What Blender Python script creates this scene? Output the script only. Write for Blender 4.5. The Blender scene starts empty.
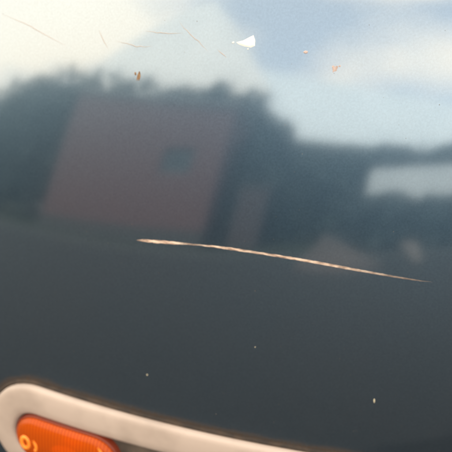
import bpy, bmesh, math, random
from mathutils import Vector, Matrix, noise

random.seed(4)
sc = bpy.context.scene
R = math.radians

# ------------------------------------------------------------------ camera, sky, sun, exposure
PANEL_C = Vector((0.0, 0.0, 0.62))        # middle of the picture on the paint
CAM_DIST, CAM_EL, CAM_YAW, CAM_ROLL = 0.46, 30.0, 14.0, 1.5
cam = bpy.data.cameras.new('camera')
camo = bpy.data.objects.new('camera', cam)
sc.collection.objects.link(camo)
sc.camera = camo
cd = Vector((math.sin(R(CAM_YAW)) * math.cos(R(CAM_EL)), -math.cos(R(CAM_YAW)) * math.cos(R(CAM_EL)), math.sin(R(CAM_EL))))
camo.location = PANEL_C + cd * CAM_DIST
q = (-cd).to_track_quat('-Z', 'Y')
camo.rotation_mode = 'QUATERNION'
camo.rotation_quaternion = q @ Matrix.Rotation(R(CAM_ROLL), 3, 'Z').to_quaternion()
cam.sensor_width = 36
cam.angle = R(42)
cam.clip_start, cam.clip_end = 0.02, 2000
cam.dof.use_dof = True
cam.dof.focus_distance = 0.385            # the snapshot is focused a little short of the paint
cam.dof.aperture_fstop = 7.5

SUN_EL, SUN_AZ = 48.0, 335.0               # azimuth clockwise from +Y
CLOUD_SHIFT = (4.12736, -6.06189, -5.3816)
w = bpy.data.worlds.new('World')
sc.world = w
w.use_nodes = True
wn = w.node_tree
sky = wn.nodes.new('ShaderNodeTexSky')
sky.sky_type = 'NISHITA'
sky.sun_disc = False
sky.sun_elevation = R(SUN_EL)
sky.sun_rotation = R(SUN_AZ)
sky.dust_density = 5.0
sky.air_density = 1.0
# clouds added to the sky, shifted so bright ones mirror as the two glares
wtc = wn.nodes.new('ShaderNodeTexCoord')
wmp = wn.nodes.new('ShaderNodeMapping')
wmp.inputs['Scale'].default_value = (1.0, 1.0, 2.2)
wmp.inputs['Location'].default_value = CLOUD_SHIFT
wnz = wn.nodes.new('ShaderNodeTexNoise')
wnz.inputs['Scale'].default_value = 1.6
wnz.inputs['Detail'].default_value = 4.0
wnz.inputs['Roughness'].default_value = 0.5
wrp = wn.nodes.new('ShaderNodeValToRGB')
wrp.color_ramp.elements[0].color = (0.34, 0.34, 0.34, 1)
wrp.color_ramp.elements[0].position = 0.42
wrp.color_ramp.elements[1].position = 0.595
wmx = wn.nodes.new('ShaderNodeMix')
wmx.data_type = 'RGBA'
wmx.inputs['B'].default_value = (7.2, 5.9, 4.4, 1)
wn.links.new(wtc.outputs['Generated'], wmp.inputs['Vector'])
wn.links.new(wmp.outputs['Vector'], wnz.inputs['Vector'])
wn.links.new(wnz.outputs['Fac'], wrp.inputs['Fac'])
wn.links.new(wrp.outputs['Color'], wmx.inputs[0])
wtn = wn.nodes.new('ShaderNodeMix')
wtn.data_type, wtn.blend_type = 'RGBA', 'MULTIPLY'
wtn.inputs[0].default_value = 1.0
wtn.inputs['B'].default_value = (0.78, 1.0, 0.96, 1)
wn.links.new(sky.outputs[0], wtn.inputs['A'])
wn.links.new(wtn.outputs['Result'], wmx.inputs['A'])
wn.links.new(wmx.outputs['Result'], wn.nodes['Background'].inputs[0])
wn.nodes['Background'].inputs[1].default_value = 0.15
sl = bpy.data.lights.new('sun', 'SUN')
sl.energy = 2.0
sl.angle = R(0.5)
sl.color = (1.0, 0.93, 0.82)
so = bpy.data.objects.new('sun', sl)
sc.collection.objects.link(so)
sd = Vector((math.sin(R(SUN_AZ)) * math.cos(R(SUN_EL)), math.cos(R(SUN_AZ)) * math.cos(R(SUN_EL)), math.sin(R(SUN_EL))))
so.rotation_euler = sd.to_track_quat('Z', 'Y').to_euler()
sc.view_settings.view_transform = 'Standard'
sc.view_settings.look = 'None'
sc.view_settings.exposure = 2.1
sc.view_settings.gamma = 1.0
sc.view_settings.use_curve_mapping = False


# ------------------------------------------------------------------ the painted surface as a function
def n_el(u):
    """elevation (degrees) of the panel's normal at height u along the profile (0 = picture middle)"""
    e = 15 + u * 34
    e += 16 / (1 + math.exp(-(u - 0.195) / 0.012))      # the body line: a soft crease along the top
    if u < -0.25:
        e += (u + 0.25) * 60
    return e


RX = 1.35
DU = 0.002
U0, U1 = -0.42, 0.42
NPROF = int(round((U1 - U0) / DU)) + 1
_prof = []
y = z = 0.0
for i in range(NPROF):
    u = U0 + i * DU
    a = R(n_el(u))
    _prof.append([y, z])
    y += math.sin(a) * DU
    z += math.cos(a) * DU
_m = _prof[int(round(-U0 / DU))][:]
_prof = [(p[0] - _m[0], p[1] - _m[1]) for p in _prof]


TWIST = -0.25


def surf_n(x, u):
    a = R(n_el(u))
    tx = Vector((1, x / RX + TWIST * u, 0))
    tu = Vector((0, math.sin(a) + TWIST * x, math.cos(a)))
    return tx.cross(tu).normalized()


def surf(x, u, h=0.0):
    """point on the paint at x along the car and u up the profile, h above the paint"""
    f = (u - U0) / DU
    i = max(0, min(NPROF - 2, int(f)))
    t = f - i
    y = _prof[i][0] * (1 - t) + _prof[i + 1][0] * t
    z = _prof[i][1] * (1 - t) + _prof[i + 1][1] * t
    y += x * x / (2 * RX) + TWIST * x * u
    return Vector((x, y, z)) + PANEL_C + surf_n(x, u) * h


# ------------------------------------------------------------------ helpers
def mat(name, color=(0.5, 0.5, 0.5), rough=0.6, metal=0.0, spec=0.5):
    m = bpy.data.materials.new(name)
    m.use_nodes = True
    b = m.node_tree.nodes['Principled BSDF']
    b.inputs['Base Color'].default_value = (*color, 1)
    b.inputs['Roughness'].default_value = rough
    b.inputs['Metallic'].default_value = metal
    b.inputs['Specular IOR Level'].default_value = spec
    return m


def nd(m, kind, **kw):
    n = m.node_tree.nodes.new(kind)
    for k, v in kw.items():
        if k in n.inputs:
            n.inputs[k].default_value = v
        else:
            setattr(n, k, v)
    return n


def ln(m, a, b):
    m.node_tree.links.new(a, b)


def bsdf(m):
    return m.node_tree.nodes['Principled BSDF']


def noisy(m, c1, c2, scale, lo=0.35, hi=0.65, detail=5, bump=0.0, coord='Object', rough=None):
    """mix two colours by noise, optional bump"""
    tc = nd(m, 'ShaderNodeTexCoord')
    nz = nd(m, 'ShaderNodeTexNoise', Scale=scale, Detail=detail)
    ln(m, tc.outputs[coord], nz.inputs['Vector'])
    rp = nd(m, 'ShaderNodeValToRGB')
    rp.color_ramp.elements[0].position = lo
    rp.color_ramp.elements[1].position = hi
    rp.color_ramp.elements[0].color = (*c1, 1)
    rp.color_ramp.elements[1].color = (*c2, 1)
    ln(m, nz.outputs['Fac'], rp.inputs['Fac'])
    ln(m, rp.outputs['Color'], bsdf(m).inputs['Base Color'])
    if bump:
        bp = nd(m, 'ShaderNodeBump', Strength=bump, Distance=0.02)
        ln(m, nz.outputs['Fac'], bp.inputs['Height'])
        ln(m, bp.outputs['Normal'], bsdf(m).inputs['Normal'])
    return m


def link_mesh(name, verts, faces, m, parent=None, smooth=False, loc=None):
    me = bpy.data.meshes.new(name)
    me.from_pydata([tuple(v) for v in verts], [], faces)
    me.update()
    if smooth:
        for p in me.polygons:
            p.use_smooth = True
    me.materials.append(m)
    o = bpy.data.objects.new(name, me)
    sc.collection.objects.link(o)
    if parent:
        o.parent = parent
    if loc:
        o.location = loc
    return o


def thing(name, label, cat, loc=(0, 0, 0), rz=0.0, group=None):
    o = bpy.data.objects.new(name, None)
    o.empty_display_size = 0.1
    sc.collection.objects.link(o)
    o.location = loc
    o.rotation_euler = (0, 0, rz)
    o['label'] = label
    o['category'] = cat
    if group:
        o['group'] = group
    return o


def structure(o):
    o['kind'] = 'structure'
    return o


class MB:
    def __init__(self):
        self.v, self.f = [], []

    def add(self, vs, fs):
        k = len(self.v)
        self.v += [tuple(a) for a in vs]
        self.f += [tuple(i + k for i in f) for f in fs]
        return self

    def box(self, x0, x1, y0, y1, z0, z1):
        vs = [(x, y, z) for z in (z0, z1) for y in (y0, y1) for x in (x0, x1)]
        return self.add(vs, [(0, 2, 3, 1), (4, 5, 7, 6), (0, 1, 5, 4), (2, 6, 7, 3), (0, 4, 6, 2), (1, 3, 7, 5)])

    def build(self, name, m, parent=None, smooth=False, loc=None):
        return link_mesh(name, self.v, self.f, m, parent, smooth, loc)


# ------------------------------------------------------------------ ground
def sheet(name, x0, x1, y0, y1, z, m, nx=1, ny=1):
    vs = [(x0 + (x1 - x0) * i / nx, y0 + (y1 - y0) * j / ny, z) for j in range(ny + 1) for i in range(nx + 1)]
    fs = [(j * (nx + 1) + i, j * (nx + 1) + i + 1, (j + 1) * (nx + 1) + i + 1, (j + 1) * (nx + 1) + i) for j in range(ny) for i in range(nx)]
    return structure(link_mesh(name, vs, fs, m))


m_grass = noisy(mat('grass_ground', rough=0.9, spec=0.1), (0.014, 0.018, 0.011), (0.026, 0.03, 0.019), 1.2)
m_asph = noisy(mat('asphalt', rough=0.9, spec=0.15), (0.014, 0.014, 0.015), (0.026, 0.026, 0.027), 60, bump=0.2)
m_kerb = noisy(mat('kerb_stone', rough=0.85), (0.03, 0.03, 0.03), (0.05, 0.05, 0.05), 9)
sheet('ground', -900, 900, -900, 900, 0.0, m_grass)
sheet('road', -60, 60, -5.4, 6.0, 0.004, m_asph)
kb = MB()
for i in range(-30, 30):
    kb.box(i * 0.92, i * 0.92 + 0.91, -5.55, -5.4, -0.05, 0.12 + 0.004 * math.sin(i * 2.1))
structure(kb.build('kerb', m_kerb))

# ------------------------------------------------------------------ the street mirrored in the paint
m_leaf = noisy(mat('dark_leaf', rough=0.85, spec=0.1), (0.02, 0.03, 0.028), (0.034, 0.046, 0.044), 2.5)
m_leaf2 = noisy(mat('blue_green_leaf', rough=0.85, spec=0.1), (0.02, 0.03, 0.033), (0.034, 0.046, 0.05), 2.5)
m_bark = noisy(mat('bark', rough=0.9), (0.05, 0.04, 0.03), (0.1, 0.08, 0.06), 14)


def tree(name, label, cat, x, y, h, w, z0, lm, n=1500, leaf=0.16, seed=0, group=None):
    rnd = random.Random(seed)
    t = thing(name, label, cat, (x, y, 0), rnd.uniform(0, 6.28), group)
    # trunk: tapered, slightly bent, with a few limbs
    b = MB()

    def limb(p0, p1, r0, r1, k=7):
        d = (p1 - p0).normalized()
        a = d.orthogonal().normalized()
        c = d.cross(a)
        ring = [[p + (a * math.cos(2 * math.pi * i / k) + c * math.sin(2 * math.pi * i / k)) * r for i in range(k)] for p, r in ((p0, r0), (p1, r1))]
        b.add(ring[0] + ring[1], [(i, (i + 1) % k, k + (i + 1) % k, k + i) for i in range(k)])

    p = Vector((0, 0, -0.05))
    r = 0.04 * h * 0.6
    for s in range(4):
        p2 = p + Vector((rnd.uniform(-0.1, 0.1), rnd.uniform(-0.1, 0.1), h * 0.2))
        limb(p, p2, r, r * 0.75)
        if s:
            for _ in range(2):
                an = rnd.uniform(0, 6.28)
                limb(p2, p2 + Vector((math.cos(an) * w * 0.35, math.sin(an) * w * 0.35, h * 0.15)), r * 0.5, r * 0.15)
        p, r = p2, r * 0.75
    b.build('trunk', m_bark, t, True)
    # crown: leaf quads scattered in uneven clumps
    clumps = []
    for _ in range(24):
        while True:
            c = Vector((rnd.uniform(-1, 1), rnd.uniform(-1, 1), rnd.uniform(-1, 1)))
            if (c.length if c.z > 0 else math.hypot(c.x, c.y)) < 1:
                break
        clumps.append((c, rnd.uniform(0.22, 0.42)))
    L = MB()
    hz = (h - z0) / 2
    for _ in range(n):
        if rnd.random() < 0.45:
            c, cr = rnd.choice(clumps)
            d = Vector((rnd.gauss(0, 1), rnd.gauss(0, 1), rnd.gauss(0, 1))).normalized() * cr * rnd.random() ** 0.4
            q = c * 0.72 + d
        else:
            d = Vector((rnd.gauss(0, 1), rnd.gauss(0, 1), rnd.gauss(0, 1))).normalized()
            if d.z < 0:
                d = Vector((d.x, d.y, 0)).normalized() * 0.95 + Vector((0, 0, -rnd.random()))
            q = d * (0.55 + 0.42 * rnd.random()) * (1 + 0.16 * noise.noise(d * 2.2 + Vector((seed * 5.1, 0, 0))))
            q.z = max(q.z, -1)
        q = Vector((q.x * w / 2, q.y * w / 2, z0 + hz + q.z * hz))
        s = leaf * rnd.uniform(0.6, 1.3)
        a = Vector((rnd.gauss(0, 1), rnd.gauss(0, 1), rnd.gauss(0, 1))).normalized()
        e = a.orthogonal().normalized()
        f = a.cross(e)
        L.add([q - e * s, q + f * s * 0.5, q + e * s, q - f * s * 0.5], [(0, 1, 2, 3)])
    L.build('crown', lm, t)
    return t


def at(az, y):
    return math.tan(R(az)) * -y, y


HEDGE = [(-59, -12.3, 4.9, 3.8), (-54, -12.6, 5.3, 3.6), (-49, -12.3, 5.9, 3.4), (-44, -12, 5.95, 3.6), (-38, -12.2, 5.85, 3.4), (-32, -12.0, 5.3, 3.4),
         (-26, -12.2, 5.2, 2.8), (-20, -12.0, 5.1, 2.6), (-14, -12.1, 4.7, 2.3), (-9, -12.2, 4.0, 1.9), (-3.5, -12.0, 3.05, 2.4),
         (3, -12.2, 2.9, 2.6), (9.5, -12.1, 2.95, 2.8), (16, -12.3, 3.0, 2.8), (22, -12.2, 3.1, 3.0), (28, -12.5, 3.3, 3.2)]
TREE_LABELS = ['farthest left dark tree, at the very edge of the reflection',
               'second dark tree from the left edge, well clear of the garage',
               'broad dark tree a little left of the brick garage',
               'tallest dark tree, standing up just past the garage\'s left corner',
               'dark tree behind the left end of the garage roof',
               'dark tree behind the roof left of the garage window',
               'dark tree behind the garage roof, straight above the window',
               'dark tree behind the roof right of the garage window',
               'dark tree behind the right end of the garage roof',
               'lower dark tree stepping down beside the garage\'s right wall',
               'dark tree beyond the short brick garden wall',
               'dark tree above the tip of the earth heap',
               'dark tree next to the left end of the pale garden wall',
               'dark tree behind the left half of the pale garden wall',
               'dark tree behind the middle of the pale garden wall',
               'dark tree behind the far right end of the pale garden wall']
for i, (az, yy, h, wd) in enumerate(HEDGE):
    x, yy = at(az, yy)
    tree('laurel_tree', TREE_LABELS[i], 'tree', x, yy, h * (1.06 if az < -11 else 1.04), wd * 1.35, 0.05,
         m_leaf if i % 3 else m_leaf2, n=2800, leaf=0.22, seed=i, group='dark trees mirrored in the paint')
tree('dark_shrub', 'dark narrow shrub growing against the right wall of the brick garage', 'shrub', -1.8, -9.1, 3.0, 0.95, 0.02, m_leaf, n=1500, leaf=0.13, seed=77)
SHRUB_LABELS = ['low shrub at the left corner of the pale garden wall', 'second low shrub along the pale garden wall',
                'third low shrub along the pale garden wall', 'rightmost low shrub in front of the pale garden wall']
for i, (x, yy, h, wd) in enumerate([(1.5, -7.2, 1.2, 1.5), (2.5, -7.1, 1.1, 1.6), (3.5, -7.2, 1.08, 1.6), (4.6, -7.2, 1.15, 1.8)]):
    tree('low_shrub', SHRUB_LABELS[i], 'shrub', x, yy, h, wd, 0.02, m_leaf2,
         n=1100, leaf=0.12, seed=40 + i, group='low shrubs mirrored in the paint')

# brick garage
m_brick = mat('red_brick', rough=0.85)
tcx = nd(m_brick, 'ShaderNodeTexCoord')
bt = nd(m_brick, 'ShaderNodeTexBrick', Scale=1.0)
bt.inputs['Color1'].default_value = (0.068, 0.018, 0.019, 1)
bt.inputs['Color2'].default_value = (0.08, 0.024, 0.025, 1)
bt.inputs['Mortar'].default_value = (0.07, 0.05, 0.05, 1)
bt.inputs['Brick Width'].default_value = 0.225
bt.inputs['Row Height'].default_value = 0.075
bt.inputs['Mortar Size'].default_value = 0.01
mp = nd(m_brick, 'ShaderNodeMapping')
mp.inputs['Rotation'].default_value = (R(90), 0, 0)
ln(m_brick, tcx.outputs['Object'], mp.inputs['Vector'])
ln(m_brick, mp.outputs['Vector'], bt.inputs['Vector'])
ln(m_brick, bt.outputs['Color'], bsdf(m_brick).inputs['Base Color'])
m_slate = noisy(mat('slate', rough=0.6), (0.07, 0.075, 0.08), (0.12, 0.12, 0.13), 3)
m_white = mat('white_paint', (0.75, 0.75, 0.72), 0.5)
m_pane = mat('window_glass', (0.02, 0.035, 0.045), 0.25, 0.0, 0.25)
m_frame = mat('blue_grey_frame', (0.05, 0.07, 0.08), 0.5)

m_plinth = noisy(mat('tarred_plinth', rough=0.8), (0.018, 0.018, 0.018), (0.03, 0.03, 0.03), 6)
GX0, GX1, GY = -7.32, -2.24, -8.0
g = thing('brick_garage', 'red brick garage with one small square window, mirrored in the paint', 'garage', ((GX0 + GX1) / 2, GY, 0))
hw = (GX1 - GX0) / 2
wx0, wx1, wz0, wz1 = -3.82 - (GX0 + GX1) / 2, -2.98 - (GX0 + GX1) / 2, 1.66, 2.24
wall = MB()
ZL, ZR = 3.68, 3.16                       # the flat roof falls towards the right


def roof_z(x):
    return ZL + (ZR - ZL) * (x + hw) / (2 * hw)


def wedge(b, x0, x1, y0, y1, z0, top=None):
    za, zb = (roof_z(x0), roof_z(x1)) if top is None else top
    vs = [(x0, y0, z0), (x1, y0, z0), (x1, y1, z0), (x0, y1, z0), (x0, y0, za), (x1, y0, zb), (x1, y1, zb), (x0, y1, za)]
    b.add(vs, [(0, 3, 2, 1), (4, 5, 6, 7), (0, 1, 5, 4), (2, 3, 7, 6), (1, 2, 6, 5), (3, 0, 4, 7)])


wedge(wall, -hw, wx0, -0.22, 0, 0.36)
wedge(wall, wx1, hw, -0.22, 0, 0.36)
wall.box(wx0, wx1, -0.22, 0, 0.36, wz0)
wedge(wall, wx0, wx1, -0.22, 0, wz1)
wedge(wall, -hw, hw, -2.6, -2.38, 0.36)
wedge(wall, -hw, -hw + 0.22, -2.38, -0.22, 0.36)
wedge(wall, hw - 0.22, hw, -2.38, -0.22, 0.36)
MB().box(-hw - 0.03, hw + 0.03, -2.63, 0.03, -0.05, 0.357).build('plinth', m_plinth, g)
wo = wall.build('wall', m_brick, g)
wf = MB()
t_ = 0.05
wf.box(wx0, wx1, -0.14, -0.08, wz0, wz0 + t_).box(wx0, wx1, -0.14, -0.08, wz1 - t_, wz1)
wf.box(wx0, wx0 + t_, -0.14, -0.08, wz0 + t_, wz1 - t_).box(wx1 - t_, wx1, -0.14, -0.08, wz0 + t_, wz1 - t_)
win = wf.build('window', m_frame, g)
MB().box(wx0 + t_, wx1 - t_, -0.12, -0.10, wz0 + t_, wz1 - t_).build('pane', m_pane, win)
rb = MB()
vs_ = [(x, y, roof_z(x) + dz) for dz in (0.004, 0.1) for (x, y) in ((-hw - 0.08, -2.7), (hw + 0.08, -2.7), (hw + 0.08, 0.08), (-hw - 0.08, 0.08))]
rb.add(vs_, [(0, 3, 2, 1), (4, 5, 6, 7), (0, 1, 5, 4), (1, 2, 6, 5), (2, 3, 7, 6), (3, 0, 4, 7)])
rb.build('roof', m_slate, g)

# brick garden wall right of it
bw = thing('brick_garden_wall', 'short dark brick garden wall beside the garage, mirrored in the paint', 'wall', (-1.14, -8.2, 0))
m_dark_brick = noisy(mat('dark_brick', rough=0.9), (0.028, 0.018, 0.018), (0.042, 0.024, 0.024), 5)  # darker brick tone than the garage's
MB().box(-0.5, 0.2, -0.22, 0, 0, 1.4).build('wall', m_dark_brick, bw)
MB().box(-0.54, 0.24, -0.26, 0.04, 1.4, 1.46).build('coping', m_kerb, bw)

# pale garden wall
m_render = noisy(mat('pale_render', rough=0.8), (0.40, 0.43, 0.46), (0.46, 0.49, 0.52), 1.5)
pw = thing('pale_garden_wall', 'pale rendered garden wall above the low shrubs, mirrored in the paint', 'wall', (4.9, -10, 0))
MB().add([(-3.3, 0, 0), (3.5, 0, 0), (3.5, 0, 2.1), (-3.45, 0, 2.0), (-3.4, 0, 1.4), (-3.3, -.2, 0), (3.5, -.2, 0), (3.5, -.2, 2.1), (-3.45, -.2, 2.0), (-3.4, -.2, 1.4)],
         [(0, 1, 2, 3, 4), (9, 8, 7, 6, 5), (0, 4, 9, 5), (4, 3, 8, 9), (3, 2, 7, 8), (2, 1, 6, 7), (1, 0, 5, 6)]).build('wall', m_render, pw)

# heap of brown earth and a pale stone by the kerb
m_soil = noisy(mat('brown_soil', rough=0.95), (0.042, 0.032, 0.030), (0.062, 0.047, 0.043), 3, bump=0.4)


m_rock = noisy(mat('pinkish_rock', rough=0.9), (0.14, 0.12, 0.115), (0.2, 0.17, 0.16), 5, bump=0.3)


def heap(name, label, cat, x, y, rx, ry, h, m, skew=0.0, seed=1):
    vs, fs = [], []
    nr, na = 8, 22
    for i in range(nr + 1):
        r = i / nr
        for k in range(na):
            a = 2 * math.pi * k / na
            rr = r * (1 + 0.12 * noise.noise(Vector((math.cos(a) * 2, math.sin(a) * 2, seed))))
            zz = h * (1 - r) ** 0.95 * (1 + 0.15 * noise.noise(Vector((math.cos(a) * r * 4, math.sin(a) * r * 4, seed + 7))))
            vs.append((rr * rx * math.cos(a) + skew * zz, rr * ry * math.sin(a), zz - 0.01))
    for i in range(nr):
        for k in range(na):
            fs.append((i * na + k, i * na + (k + 1) % na, (i + 1) * na + (k + 1) % na, (i + 1) * na + k))
    o = link_mesh(name, vs, fs, m, None, False, (x, y, 0))
    o['label'] = label
    o['category'] = cat
    return o


heap('earth_heap', 'pointed heap of brown earth on the verge, mirrored under the scratch', 'heap', 0.66, -4.9, 0.62, 0.7, 0.46, m_soil, -0.6)
SL = [(-0.24, 0.31), (0.0, 0.29), (0.18, -0.01), (0.05, -0.01)]
sb = MB()
sb.add([(x, y, z) for y in (-0.08, 0.08) for x, z in SL], [(0, 1, 2, 3), (7, 6, 5, 4), (0, 4, 5, 1), (1, 5, 6, 2), (2, 6, 7, 3), (3, 7, 4, 0)])
so_ = sb.build('stone_slab', m_rock, None, False, (1.66, -5.0, 0))
so_['label'] = 'small pale stone slab leaning on the verge, mirrored right of the scratch'
so_['category'] = 'stone'

# pale zinc roofed hall: pavilion with a pyramid roof, and a lower wing
m_zinc = noisy(mat('zinc_roof', rough=0.5), (0.5, 0.49, 0.48), (0.57, 0.555, 0.54), 0.6)
m_zinc2 = noisy(mat('blue_grey_zinc', rough=0.5), (0.52, 0.57, 0.61), (0.58, 0.63, 0.67), 0.6)
m_hall = noisy(mat('hall_render', rough=0.8), (0.1, 0.1, 0.1), (0.15, 0.145, 0.14), 0.8)
hl = thing('zinc_roofed_hall', 'stone hall with pyramid roof and lower wing of pale zinc, mirrored in the upper paint', 'building', (-11.7, -24, 0))
MB().box(-7.5, 7.5, -4.8, 4.8, 0, 7.4).build('wall', m_hall, hl)
E1, E2, A = 8.0, 5.2, 17.7
MB().add([(-E1, -E2, 7.4), (E1, -E2, 7.4), (E1, E2, 7.4), (-E1, E2, 7.4), (0, 0, A), (-E1, -E2, 7.2), (E1, -E2, 7.2), (E1, E2, 7.2), (-E1, E2, 7.2)],
         [(0, 1, 4), (1, 2, 4), (2, 3, 4), (3, 0, 4), (5, 8, 7, 6), (0, 5, 6, 1), (1, 6, 7, 2), (2, 7, 8, 3), (3, 8, 5, 0)]).build('pyramid_roof', m_zinc, hl)
# the wing runs off to the right, turned away
WA = math.atan2(-8.7, 14.6)
WO = Vector((-6.5 + 11.7, -19.8 + 24, 0))


def wing(b):
    b.v = [tuple(Matrix.Rotation(WA, 3, 'Z') @ Vector(q) + WO) for q in b.v]
    return b


wing(MB().box(1.3, 27.0, -3.3, 3.3, 0, 4.8)).build('wing_wall', m_hall, hl)
WR = 9.3
wing(MB().add([(0.9, -3.8, 4.8), (27.5, -3.8, 4.8), (27.5, 3.8, 4.8), (0.9, 3.8, 4.8), (0.9, 0, WR), (27.5, 0, WR), (0.9, -3.8, 4.6), (27.5, -3.8, 4.6), (27.5, 3.8, 4.6), (0.9, 3.8, 4.6)],
         [(0, 1, 5, 4), (3, 4, 5, 2), (1, 2, 5), (0, 4, 3), (6, 9, 8, 7), (0, 6, 7, 1), (1, 7, 8, 2), (2, 8, 9, 3), (3, 9, 6, 0)])).build('wing_roof', m_zinc2, hl)
for k in range(5):
    wb = wing(MB().box(7.5 + k * 3.3, 8.9 + k * 3.3, 3.302, 3.36, 1.4, 3.4)).build('window', m_white, hl)
    wing(MB().box(7.6 + k * 3.3, 8.8 + k * 3.3, 3.362, 3.37, 1.5, 3.3)).build('pane', m_pane, wb)

# ------------------------------------------------------------------ the car
car = thing('parked_car', 'dark blue grey car corner with a long pale scratch above an amber indicator', 'car', (0, 0.5, 0))
CAR_INV = Matrix.Translation((0, -0.5, 0))


def cpart(name, vs, fs, m, parent=None, smooth=True):
    o = link_mesh(name, [Vector(v) - Vector((0, 0.5, 0)) for v in vs], fs, m, parent or car, smooth)
    return o


STRIP_U, STRIP_R, SLOPE = -0.247, 0.054, -0.04
STRIP_XA, STRIP_XB = -0.168, 0.55


def cap_dist(x, u, xa=STRIP_XA, xb=STRIP_XB, cu=STRIP_U, r=STRIP_R):
    dx = max(xa - x, 0, x - xb)
    return math.hypot(dx, u - cu - SLOPE * x) - r


# paint: a dark metallic lacquer, a broad blue-tinted gloss over it, a film of dust, grime along the moulding
m_paint = bpy.data.materials.new('blue_grey_car_paint')
m_paint.use_nodes = True
pb = bsdf(m_paint)
pb.inputs['Base Color'].default_value = (0.31, 0.338, 0.36, 1)
pb.inputs['Metallic'].default_value = 1.0
pb.inputs['Roughness'].default_value = 0.085
tc = nd(m_paint, 'ShaderNodeTexCoord')
fl = nd(m_paint, 'ShaderNodeTexNoise', Scale=700.0, Detail=2.0)
ln(m_paint, tc.outputs['Object'], fl.inputs['Vector'])
big = nd(m_paint, 'ShaderNodeTexNoise', Scale=14.0, Detail=6.0, Roughness=0.65)
ln(m_paint, tc.outputs['Object'], big.inputs['Vector'])
dirt = nd(m_paint, 'ShaderNodeAttribute', attribute_name='dirt')
haze = nd(m_paint, 'ShaderNodeBsdfGlossy', Roughness=0.4)
flake = nd(m_paint, 'ShaderNodeTexNoise', Scale=650.0, Detail=3.0, Roughness=0.7)
ln(m_paint, tc.outputs['Object'], flake.inputs['Vector'])
frp = nd(m_paint, 'ShaderNodeValToRGB')
frp.color_ramp.elements[0].position, frp.color_ramp.elements[1].position = 0.3, 0.7
frp.color_ramp.elements[0].color = (0.110, 0.198, 0.295, 1)
frp.color_ramp.elements[1].color = (0.158, 0.266, 0.385, 1)
ln(m_paint, flake.outputs['Fac'], frp.inputs['Fac'])
ln(m_paint, frp.outputs['Color'], haze.inputs['Color'])
pmix = nd(m_paint, 'ShaderNodeMixShader')
pmix.inputs[0].default_value = 0.42
ln(m_paint, pb.outputs[0], pmix.inputs[1])
ln(m_paint, haze.outputs[0], pmix.inputs[2])
dmix = nd(m_paint, 'ShaderNodeMapRange')
dmix.inputs['From Min'].default_value = 0.35
dmix.inputs['From Max'].default_value = 0.75
dmix.inputs['To Min'].default_value = 0.003
dmix.inputs['To Max'].default_value = 0.035
ln(m_paint, big.outputs['Fac'], dmix.inputs['Value'])
flr = nd(m_paint, 'ShaderNodeMapRange')
flr.inputs['From Min'].default_value = 0.05
flr.inputs['From Max'].default_value = 0.62
ln(m_paint, fl.outputs['Fac'], flr.inputs['Value'])
fadd = nd(m_paint, 'ShaderNodeMath', operation='MULTIPLY_ADD', use_clamp=True)
ln(m_paint, dirt.outputs['Fac'], fadd.inputs[0])
ln(m_paint, flr.outputs['Result'], fadd.inputs[1])
ln(m_paint, dmix.outputs['Result'], fadd.inputs[2])
dusty = nd(m_paint, 'ShaderNodeBsdfDiffuse', Color=(0.075, 0.052, 0.036, 1))
fin = nd(m_paint, 'ShaderNodeMixShader')
ln(m_paint, fadd.outputs[0], fin.inputs[0])
ln(m_paint, pmix.outputs[0], fin.inputs[1])
ln(m_paint, dusty.outputs[0], fin.inputs[2])
ln(m_paint, fin.outputs[0], m_paint.node_tree.nodes['Material Output'].inputs['Surface'])


def axis(segs):
    out = []
    for a, b, st in segs:
        n = max(1, int(round((b - a) / st)))
        out += [a + (b - a) * i / n for i in range(n)]
    return out + [segs[-1][1]]


XS = axis([(-0.85, -0.3, 0.02), (-0.3, 0.25, 0.0035), (0.25, 0.85, 0.02)])
US = axis([(U0, -0.33, 0.01), (-0.33, -0.17, 0.0025), (-0.17, 0.24, 0.006), (0.24, U1, 0.015)])
vs = [surf(x, u) for u in US for x in XS]
nx, nu = len(XS), len(US)
fs = [(j * nx + i, j * nx + i + 1, (j + 1) * nx + i + 1, (j + 1) * nx + i) for j in range(nu - 1) for i in range(nx - 1)]
# returned edges give the skin its thickness
k0 = len(vs)
rim = [(j * nx) for j in range(nu)] + [(nu - 1) * nx + i for i in range(1, nx)] + [j * nx + nx - 1 for j in range(nu - 2, -1, -1)] + [i for i in range(nx - 2, 0, -1)]
vs += [vs[i] + Vector((0, 0.05, -0.01)) for i in rim]
fs += [(rim[i], rim[(i + 1) % len(rim)], k0 + (i + 1) % len(rim), k0 + i) for i in range(len(rim))]
body = cpart('body_panel', vs, fs, m_paint)
at_ = body.data.attributes.new('dirt', 'FLOAT', 'POINT')
vals = []
for u in US:
    for x in XS:
        d = cap_dist(x, u)
        j = 0.5 + 0.9 * noise.noise(Vector((x * 60, u * 60, 3))) + 0.4 * noise.noise(Vector((x * 220, u * 220, 9)))
        vals.append(max(0.0, min(1.0, 1.1 - max(d - 0.003, 0) / (0.004 + 0.003 * max(j, 0)))) * 0.85)
vals += [0.0] * len(rim)
at_.data.foreach_set('value', vals)


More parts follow.
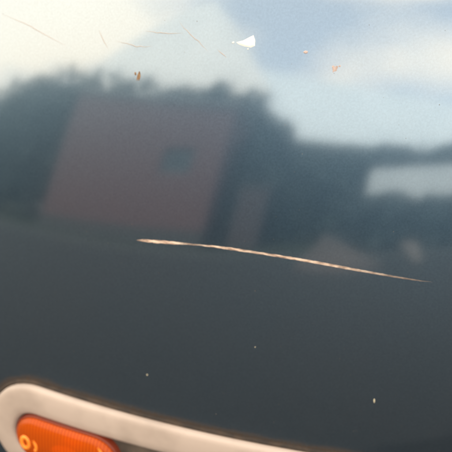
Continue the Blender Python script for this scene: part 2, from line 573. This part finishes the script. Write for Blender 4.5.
def capsule(xa, xb, cu, r, rings, n_arc=20, n_line=60, fill=True, x_ref=None):
    """rings: list of (inset, height above the paint)"""
    base = []
    for i in range(n_line):
        base.append((xa + (xb - xa) * i / n_line, 0, 1))
    for i in range(n_arc):
        a = math.pi / 2 - math.pi * i / n_arc
        base.append((xb, math.cos(a), math.sin(a)))
    for i in range(n_line):
        base.append((xb + (xa - xb) * i / n_line, 0, -1))
    for i in range(n_arc):
        a = -math.pi / 2 - math.pi * i / n_arc
        base.append((xa, math.cos(a), math.sin(a)))
    N = len(base)
    vs, fs = [], []
    for d, h in rings:
        for bx, cx, cz in base:
            vs.append(surf(bx + cx * (r - d), cu + cz * (r - d) + SLOPE * (bx + cx * (r - d)), h))
    for k in range(len(rings) - 1):
        for i in range(N):
            fs.append((k * N + i, (k + 1) * N + i, (k + 1) * N + (i + 1) % N, k * N + (i + 1) % N))
    if fill:
        k = (len(rings) - 1) * N
        top = [k + i for i in range(n_line + 1)]
        bot = [k + (n_line * 2 + n_arc - i) % N for i in range(n_line + 1)]
        for i in range(n_line):
            fs.append((top[i + 1], top[i], bot[i], bot[i + 1]))
        # close the two tiny end caps
        fs.append(tuple(k + n_line + i for i in range(n_arc, -1, -1)))
        fs.append(tuple(k + (2 * n_line + n_arc + i) % N for i in range(n_arc, -1, -1)))
    return vs, fs


m_strip = noisy(mat('pale_moulding', rough=0.45), (0.33, 0.265, 0.222), (0.43, 0.35, 0.298), 30, 0.25, 0.6, bump=0.03)
m_rubber = noisy(mat('dirty_rubber', rough=0.8), (0.02, 0.014, 0.010), (0.05, 0.032, 0.02), 90, 0.4, 0.7, bump=0.3)
m_chan = noisy(mat('dark_channel', rough=0.7), (0.045, 0.036, 0.03), (0.11, 0.085, 0.065), 40, bump=0.1)  # channel floor, a darker brown than the strip
v, f = capsule(STRIP_XA, STRIP_XB, STRIP_U, STRIP_R,
               [(0, -0.002), (0.0003, 0.0042), (0.0012, 0.0062), (0.003, 0.0074), (0.006, 0.0082), (0.012, 0.0090), (0.019, 0.0096), (0.0250, 0.0096), (0.0278, 0.0084), (0.0290, 0.006), (0.0298, 0.002), (0.0301, -0.001)], fill=False)
strip = cpart('rubbing_strip', v, f, m_strip)
v, f = capsule(STRIP_XA, STRIP_XB, STRIP_U, STRIP_R, [(-0.0032, -0.001), (-0.0030, 0.0014), (-0.0022, 0.0024), (-0.001, 0.0027), (0.0002, 0.002)], fill=False)
cpart('rubber_seal', v, f, m_rubber, strip)
v, f = capsule(STRIP_XA, STRIP_XB, STRIP_U, STRIP_R - 0.0293, [(0, 0.0016), (0.012, 0.002), (0.024, 0.0022)])
cpart('channel', v, f, m_chan, strip)

# indicator lamp
LU, LR, LXA, LXB = -0.2485, 0.0246, -0.1665, -0.108
m_refl = mat('lamp_reflector', (0.85, 0.55, 0.3), 0.25, 0.9)
m_refl_bump = nd(m_refl, 'ShaderNodeTexVoronoi', Scale=160.0)
tcr = nd(m_refl, 'ShaderNodeTexCoord')
ln(m_refl, tcr.outputs['Object'], m_refl_bump.inputs['Vector'])
bpr = nd(m_refl, 'ShaderNodeBump', Strength=0.6, Distance=0.002)
ln(m_refl, m_refl_bump.outputs['Distance'], bpr.inputs['Height'])
ln(m_refl, bpr.outputs['Normal'], bsdf(m_refl).inputs['Normal'])
v, f = capsule(LXA, LXB, LU, LR, [(0, 0.0026), (0.001, 0.0032), (0.01, 0.0028), (0.0235, 0.0026)], n_line=24)
lamp = cpart('indicator_lamp', v, f, m_refl)

m_lens = bpy.data.materials.new('amber_lens')
m_lens.use_nodes = True
nt = m_lens.node_tree
nt.nodes.clear()
out = nt.nodes.new('ShaderNodeOutputMaterial')
dif = nt.nodes.new('ShaderNodeBsdfDiffuse')
dif.inputs['Color'].default_value = (0.72, 0.085, 0.004, 1)
trl = nt.nodes.new('ShaderNodeBsdfTransparent')
trl.inputs['Color'].default_value = (1.0, 0.36, 0.03, 1)
mx = nt.nodes.new('ShaderNodeMixShader')
mx.inputs[0].default_value = 0.45
gl = nt.nodes.new('ShaderNodeBsdfGlossy')
gl.inputs['Roughness'].default_value = 0.2
fr = nt.nodes.new('ShaderNodeFresnel')
fr.inputs['IOR'].default_value = 1.3
mx2 = nt.nodes.new('ShaderNodeMixShader')
tcl = nt.nodes.new('ShaderNodeTexCoord')
wv = nt.nodes.new('ShaderNodeTexWave')
wv.wave_type, wv.bands_direction = 'BANDS', 'X'
wv.inputs['Scale'].default_value = 95.0
wv.inputs['Distortion'].default_value = 0.0
nt.links.new(tcl.outputs['Object'], wv.inputs['Vector'])
bpl = nt.nodes.new('ShaderNodeBump')
bpl.inputs['Strength'].default_value = 0.12
bpl.inputs['Distance'].default_value = 0.0012
nt.links.new(wv.outputs['Fac'], bpl.inputs['Height'])
for s_ in (dif, gl):
    nt.links.new(bpl.outputs['Normal'], s_.inputs['Normal'])
crp = nt.nodes.new('ShaderNodeValToRGB')
crp.color_ramp.elements[0].position, crp.color_ramp.elements[1].position = 0.1, 0.55
crp.color_ramp.elements[0].color = (0.52, 0.065, 0.003, 1)
crp.color_ramp.elements[1].color = (0.70, 0.12, 0.006, 1)
nt.links.new(wv.outputs['Fac'], crp.inputs['Fac'])
nt.links.new(crp.outputs['Color'], dif.inputs['Color'])
nt.links.new(dif.outputs[0], mx.inputs[1])
nt.links.new(trl.outputs[0], mx.inputs[2])
nt.links.new(fr.outputs[0], mx2.inputs[0])
nt.links.new(mx.outputs[0], mx2.inputs[1])
nt.links.new(gl.outputs[0], mx2.inputs[2])
nt.links.new(mx2.outputs[0], out.inputs['Surface'])
v, f = capsule(LXA, LXB, LU, LR, [(0.0005, 0.002), (0.0006, 0.0092), (0.0012, 0.0108), (0.0025, 0.0124), (0.005, 0.0140), (0.009, 0.0152), (0.015, 0.016), (0.0238, 0.0163)], n_line=40)
cpart('lens', v, f, m_lens, lamp)
m_lrim = mat('deep_red_rim', (0.16, 0.02, 0.004), 0.5)
v, f = capsule(LXA, LXB, LU, LR, [(-0.0014, 0.002), (-0.0013, 0.0078), (-0.0006, 0.0092), (0.0004, 0.0092), (0.001, 0.008)], n_line=40, fill=False)
cpart('lens_rim', v, f, m_lrim, lamp)
m_bulb = mat('bulb_glass', (1.0, 0.62, 0.15), 0.15)


def ellip(c, rx, rz, ry, m, name, parent, na=14, nb=8):
    vs, fs = [], []
    for j in range(nb + 1):
        b = math.pi * j / nb
        for i in range(na):
            a = 2 * math.pi * i / na
            vs.append(c + Vector((rx * math.sin(b) * math.cos(a), ry * math.sin(b) * math.sin(a), rz * math.cos(b))))
    for j in range(nb):
        for i in range(na):
            fs.append((j * na + i, j * na + (i + 1) % na, (j + 1) * na + (i + 1) % na, (j + 1) * na + i))
    return cpart(name, vs, fs, m, parent)


ellip(surf(-0.14, LU, 0.008), 0.014, 0.006, 0.005, m_bulb, 'bulb', lamp)


def tube_on(pts, r, m, name, parent, closed=False, k=6, flat=0.6):
    """pts: (x, u, h) on the paint; a rounded bead following them"""
    P = [surf(*p) for p in pts]
    n = len(P)
    vs, fs = [], []
    for i in range(n):
        a = P[(i - 1) % n] if (closed or i) else P[0]
        b = P[(i + 1) % n] if (closed or i < n - 1) else P[-1]
        t = (b - a).normalized()
        nn = surf_n(pts[i][0], pts[i][1])
        s = t.cross(nn).normalized()
        rr = r[i] if isinstance(r, list) else r
        for q in range(k):
            an = 2 * math.pi * q / k
            vs.append(P[i] + s * rr * math.cos(an) + nn * rr * flat * math.sin(an))
    for i in range(n if closed else n - 1):
        for q in range(k):
            fs.append((i * k + q, i * k + (q + 1) % k, ((i + 1) % n) * k + (q + 1) % k, ((i + 1) % n) * k + q))
    if not closed:
        fs += [tuple(range(k)), tuple((n - 1) * k + q for q in range(k - 1, -1, -1))]
    return cpart(name, vs, fs, m, parent)


m_glint = mat('glint_amber', (0.95, 0.27, 0.03), 0.3)  # hot glints on the lens, put in as beads of brighter amber
tube_on([(-0.1765 + 0.0042 * math.cos(a * 0.449), -0.2435 + 0.0062 * math.sin(a * 0.449), 0.0158) for a in range(14)], 0.0021, m_glint, 'glint_ring', lamp, True)
tube_on([(-0.1675 + 0.003 * math.sin(a * 0.5) , -0.238 - a * 0.0022, 0.0163) for a in range(6)], 0.0015, m_glint, 'glint_bar', lamp)

tube_on([(-0.1005 + a * 0.0016, -0.2262 - a * 0.0022, 0.0146) for a in range(5)], 0.0013, m_glint, 'glint_bar', lamp)

# ------------------------------------------------------------------ the scratch
SCR = [(-0.0745, -0.0242), (-0.0538, -0.022), (-0.0383, -0.0205), (-0.0239, -0.0192), (-0.0074, -0.0182), (0.0065, -0.0179), (0.021, -0.0179), (0.0368, -0.018),
       (0.0525, -0.0184), (0.068, -0.019), (0.0834, -0.0199), (0.0985, -0.021), (0.1136, -0.0221), (0.1285, -0.0232), (0.1396, -0.024), (0.1506, -0.0246), (0.1600, -0.0248)]
m_scr = mat('bare_primer', (0.6, 0.42, 0.3), 0.6)
tcs = nd(m_scr, 'ShaderNodeTexCoord')
mps = nd(m_scr, 'ShaderNodeMapping')
mps.inputs['Scale'].default_value = (110, 700, 700)
ln(m_scr, tcs.outputs['Object'], mps.inputs['Vector'])
nzs = nd(m_scr, 'ShaderNodeTexNoise', Scale=1.0, Detail=4.0)
ln(m_scr, mps.outputs['Vector'], nzs.inputs['Vector'])
rps = nd(m_scr, 'ShaderNodeValToRGB')
els = rps.color_ramp.elements
els[0].position, els[0].color = 0.32, (0.25, 0.17, 0.13, 1)
els[1].position, els[1].color = 0.62, (0.85, 0.68, 0.54, 1)
e_ = els.new(0.46)
e_.color = (0.58, 0.42, 0.32, 1)
ln(m_scr, nzs.outputs['Fac'], rps.inputs['Fac'])
fad = nd(m_scr, 'ShaderNodeAttribute', attribute_name='wear')
scm = nd(m_scr, 'ShaderNodeMix', data_type='RGBA')
scm.inputs['A'].default_value = (0.11, 0.09, 0.08, 1)
ln(m_scr, fad.outputs['Fac'], scm.inputs[0])
ln(m_scr, rps.outputs['Color'], scm.inputs['B'])
ln(m_scr, scm.outputs['Result'], bsdf(m_scr).inputs['Base Color'])


def resample(pts, n):
    L = [0]
    for a, b in zip(pts, pts[1:]):
        L.append(L[-1] + math.hypot(b[0] - a[0], b[1] - a[1]))
    out = []
    for i in range(n):
        s = L[-1] * i / (n - 1)
        k = max(j for j in range(len(L) - 1) if L[j] <= s + 1e-9)
        t = (s - L[k]) / (L[k + 1] - L[k])
        out.append((pts[k][0] + (pts[k + 1][0] - pts[k][0]) * t, pts[k][1] + (pts[k + 1][1] - pts[k][1]) * t))
    return out


WID = [(0, 0.0), (0.02, 0.0011), (0.07, 0.0017), (0.14, 0.0015), (0.18, 0.0009), (0.23, 0.0006), (0.29, 0.0010), (0.36, 0.0013), (0.42, 0.0011), (0.50, 0.0012), (0.6, 0.0013), (0.7, 0.0013),
       (0.78, 0.0011), (0.86, 0.0009), (0.93, 0.0007), (1, 0.0)]


def interp(tab, t):
    for (a, va), (b, vb) in zip(tab, tab[1:]):
        if t <= b:
            return va + (vb - va) * (t - a) / (b - a)
    return tab[-1][1]


WEAR = [(0, 0.5), (0.05, 1), (0.13, 1), (0.18, 0.45), (0.23, 0.35), (0.27, 0.95), (0.36, 0.95), (0.41, 0.6), (0.5, 0.85), (0.66, 0.75), (0.78, 0.45), (0.88, 0.22), (1, 0.02)]
NS = 420
S = resample(SCR, NS)
wear = []
vs, fs = [], []
for i, (x, u) in enumerate(S):
    t = i / (NS - 1)
    wd = interp(WID, t) * 0.75
    wd *= 1 + 0.22 * noise.noise(Vector((t * 60, 1, 2))) + 0.14 * noise.noise(Vector((t * 190, 4, 2)))
    wear += [max(0, min(1, interp(WEAR, t) + 0.35 * noise.noise(Vector((t * 110, 8, k * 1.3))))) for k in range(6)]
    jt = 0.00018 * noise.noise(Vector((t * 45, 5, 2)))
    a = S[max(0, i - 1)]
    b = S[min(NS - 1, i + 1)]
    dx, du = b[0] - a[0], b[1] - a[1]
    l = math.hypot(dx, du)
    px, pu = -du / l, dx / l
    for k, h in ((-1.0, 0.00004), (-0.8, 0.00014), (-0.35, 0.00007), (0.3, 0.00006), (0.75, 0.00015), (1.0, 0.00004)):
        vs.append(surf(x + px * (wd * k + jt), u + pu * (wd * k + jt), h))
for i in range(NS - 1):
    for k in range(5):
        fs.append((i * 6 + k, (i + 1) * 6 + k, (i + 1) * 6 + k + 1, i * 6 + k + 1))
scr = cpart('scratch', vs, fs, m_scr, body)
wa = scr.data.attributes.new('wear', 'FLOAT', 'POINT')
wa.data.foreach_set('value', wear)

# ------------------------------------------------------------------ chips, specks and fine marks in the paint
m_rust = noisy(mat('rust_chip', rough=0.8), (0.12, 0.065, 0.03), (0.3, 0.18, 0.09), 400)
m_faint = noisy(mat('faint_rust', rough=0.7), (0.36, 0.27, 0.24), (0.5, 0.4, 0.36), 400)
m_fleck = mat('white_fleck', (0.8, 0.77, 0.7), 0.5)  # plain off-white, for the irregular fleck and its bits near the top
m_grit = mat('pale_grit', (0.55, 0.5, 0.36), 0.7)


def chip(pts, m, name='paint_fleck', h=0.0003):
    """pts: outline in (x, u); a thin flake with a raised middle"""
    n = len(pts)
    cx = sum(p[0] for p in pts) / n
    cu = sum(p[1] for p in pts) / n
    vs = [surf(x, u, 0.00003) for x, u in pts] + [surf(cx + (x - cx) * 0.7, cu + (u - cu) * 0.7, h) for x, u in pts]
    fs = [(i, (i + 1) % n, n + (i + 1) % n, n + i) for i in range(n)] + [tuple(range(n, 2 * n))]
    return cpart(name, vs, fs, m, body, False)


def blob(x, u, rx, ru, ang=0.0, seed=0, n=11, jag=0.35):
    out = []
    for i in range(n):
        a = 2 * math.pi * i / n
        r = 1 + jag * noise.noise(Vector((math.cos(a) * 1.7, math.sin(a) * 1.7, seed * 3.7)))
        dx, du = rx * r * math.cos(a), ru * r * math.sin(a)
        out.append((x + dx * math.cos(ang) - du * math.sin(ang), u + dx * math.sin(ang) + du * math.cos(ang)))
    return out


chip(blob(-0.0818, 0.1055, 0.0015, 0.0040, -0.05, 1, 17, 0.9), m_rust, h=0.00015)
chip(blob(-0.0845, 0.107, 0.0008, 0.0014, 0.2, 2), m_rust)
chip(blob(0.067, 0.1255, 0.0020, 0.0024, 0.2, 3, 15, 0.9), m_faint, h=0.0001)
chip(blob(0.0705, 0.1275, 0.0009, 0.0006, 0.7, 7, 9, 0.8), m_faint, h=0.0001)
chip(blob(0.0453, 0.135, 0.0016, 0.0009, 0.1, 4), m_faint)
chip([(-0.0062, 0.1375), (-0.001, 0.1392), (0.0035, 0.1420), (0.0062, 0.1435), (0.0078, 0.1400), (0.0080, 0.1362), (0.0050, 0.1348), (0.0005, 0.1352), (-0.004, 0.1362)], m_fleck)
for i, (x, u, r_) in enumerate([(-0.0085, 0.1372, 0.0007), (0.0031, 0.1336, 0.0005)]):
    chip(blob(x, u, r_ * 1.3, r_, 0.4, 60 + i, 8), m_fleck)
for i, (x, u, rx, ru) in enumerate([(-0.0597, -0.1465, 0.0006, 0.0009), (0.1337, -0.136, 0.0006, 0.0022), (0.0328, -0.1, 0.0005, 0.0005)]):
    chip(blob(x, u, rx, ru, 0.2, 10 + i, 8), m_grit, 'grit_speck', 0.0003)
for i, (x, u) in enumerate([(-0.1446, -0.196), (-0.0759, -0.1935)]):
    chip(blob(x, u, 0.0011, 0.0011, 0, 30 + i, 8), m_grit, 'grit_speck', 0.0065)
rg = random.Random(12)
gv, gf = [], []
for i in range(420):
    if i < 150:                                     # gathered above the moulding
        x = rg.uniform(-0.24, 0.25)
        u = STRIP_U + STRIP_R + SLOPE * x + 0.004 + abs(rg.gauss(0, 0.016))
    elif i < 260:                                   # a streak where water has run down
        k_ = rg.choice((-0.06, 0.05, 0.115))
        x, u = k_ + rg.gauss(0, 0.012), rg.uniform(-0.18, 0.16)
    else:
        x, u = rg.uniform(-0.26, 0.26), rg.uniform(-0.2, 0.2)
    r_ = 0.00012 + 0.00022 * rg.random() ** 4
    n_ = len(gv)
    gv += [surf(x + r_ * math.cos(a_) * rg.uniform(0.6, 1.3), u + r_ * math.sin(a_) * rg.uniform(0.6, 1.5), 0.00003) for a_ in (0.3, 1.7, 2.9, 4.1, 5.3)] + [surf(x, u, 0.00022)]
    gf += [(n_ + q_, n_ + (q_ + 1) % 5, n_ + 5) for q_ in range(5)]
gr = cpart('road_dust', gv, gf, mat('dull_grit', (0.16, 0.145, 0.125), 0.9), body, False)
gr['kind'] = 'stuff'
# hairline scuffs near the top
m_scuff = mat('hairline_scuff', (0.42, 0.36, 0.32), 0.6)
for pts in ([(-0.052, 0.148), (-0.045, 0.142), (-0.036, 0.136), (-0.027, 0.129)], [(-0.1195, 0.1365), (-0.116, 0.131), (-0.110, 0.1225)],
            [(-0.103, 0.129), (-0.094, 0.1285), (-0.086, 0.127), (-0.072, 0.1285)], [(-0.215, 0.139), (-0.19, 0.134), (-0.165, 0.126), (-0.148, 0.121)],
            [(-0.08, 0.139), (-0.06, 0.139), (-0.048, 0.1405)], [(-0.02, 0.131), (-0.012, 0.126)]):
    P = resample(pts, 24)
    tube_on([(x, u + 0.0006 * noise.noise(Vector((x * 300, u * 300, 1))), 0.00002) for x, u in P], [0.0003 * math.sin(math.pi * (i + 0.5) / 24) for i in range(24)], m_scuff, 'hairline_scuff', body)

# lower valance, wheels: what carries the panel, out of the frame
m_plast = mat('black_plastic', (0.02, 0.02, 0.02), 0.6)
vv, ff = [], []
VX = axis([(-0.83, 0.83, 0.08)])
for x in VX:
    p = surf(x, U0)
    vv += [p + Vector((0, 0.012, 0.01)), p + Vector((0, 0.03, -0.09)), p + Vector((0, 0.12, -0.13))]
for i in range(len(VX) - 1):
    for k in range(2):
        ff.append((i * 3 + k, i * 3 + k + 1, (i + 1) * 3 + k + 1, (i + 1) * 3 + k))
cpart('valance', vv, ff, m_plast)
m_tyre = mat('tyre_rubber', (0.02, 0.02, 0.02), 0.8)
m_rim = mat('steel_rim', (0.4, 0.4, 0.4), 0.4, 0.8)
for sx in (-1, 1):
    def lathe(prof, cx):
        vs, fs = [], []
        n = 28
        for i in range(n):
            a = 2 * math.pi * i / n
            for (dx, r) in prof:
                vs.append((cx + dx, 0.62 + r * math.cos(a), 0.29 + r * math.sin(a)))
        k = len(prof)
        for i in range(n):
            for j in range(k - 1):
                fs.append((i * k + j, i * k + j + 1, ((i + 1) % n) * k + j + 1, ((i + 1) % n) * k + j))
        return vs, fs
    v, f = lathe([(-0.07, 0.18), (-0.085, 0.22), (-0.08, 0.27), (-0.06, 0.288), (0.06, 0.288), (0.08, 0.27), (0.085, 0.22), (0.07, 0.18)], sx * 0.68)
    wh = cpart('wheel', v, f, m_tyre)
    v, f = lathe([(sx * 0.07, 0.182), (sx * 0.05, 0.17), (sx * 0.04, 0.06), (sx * 0.055, 0.001)], sx * 0.68)
    cpart('rim', v, f, m_rim, wh)
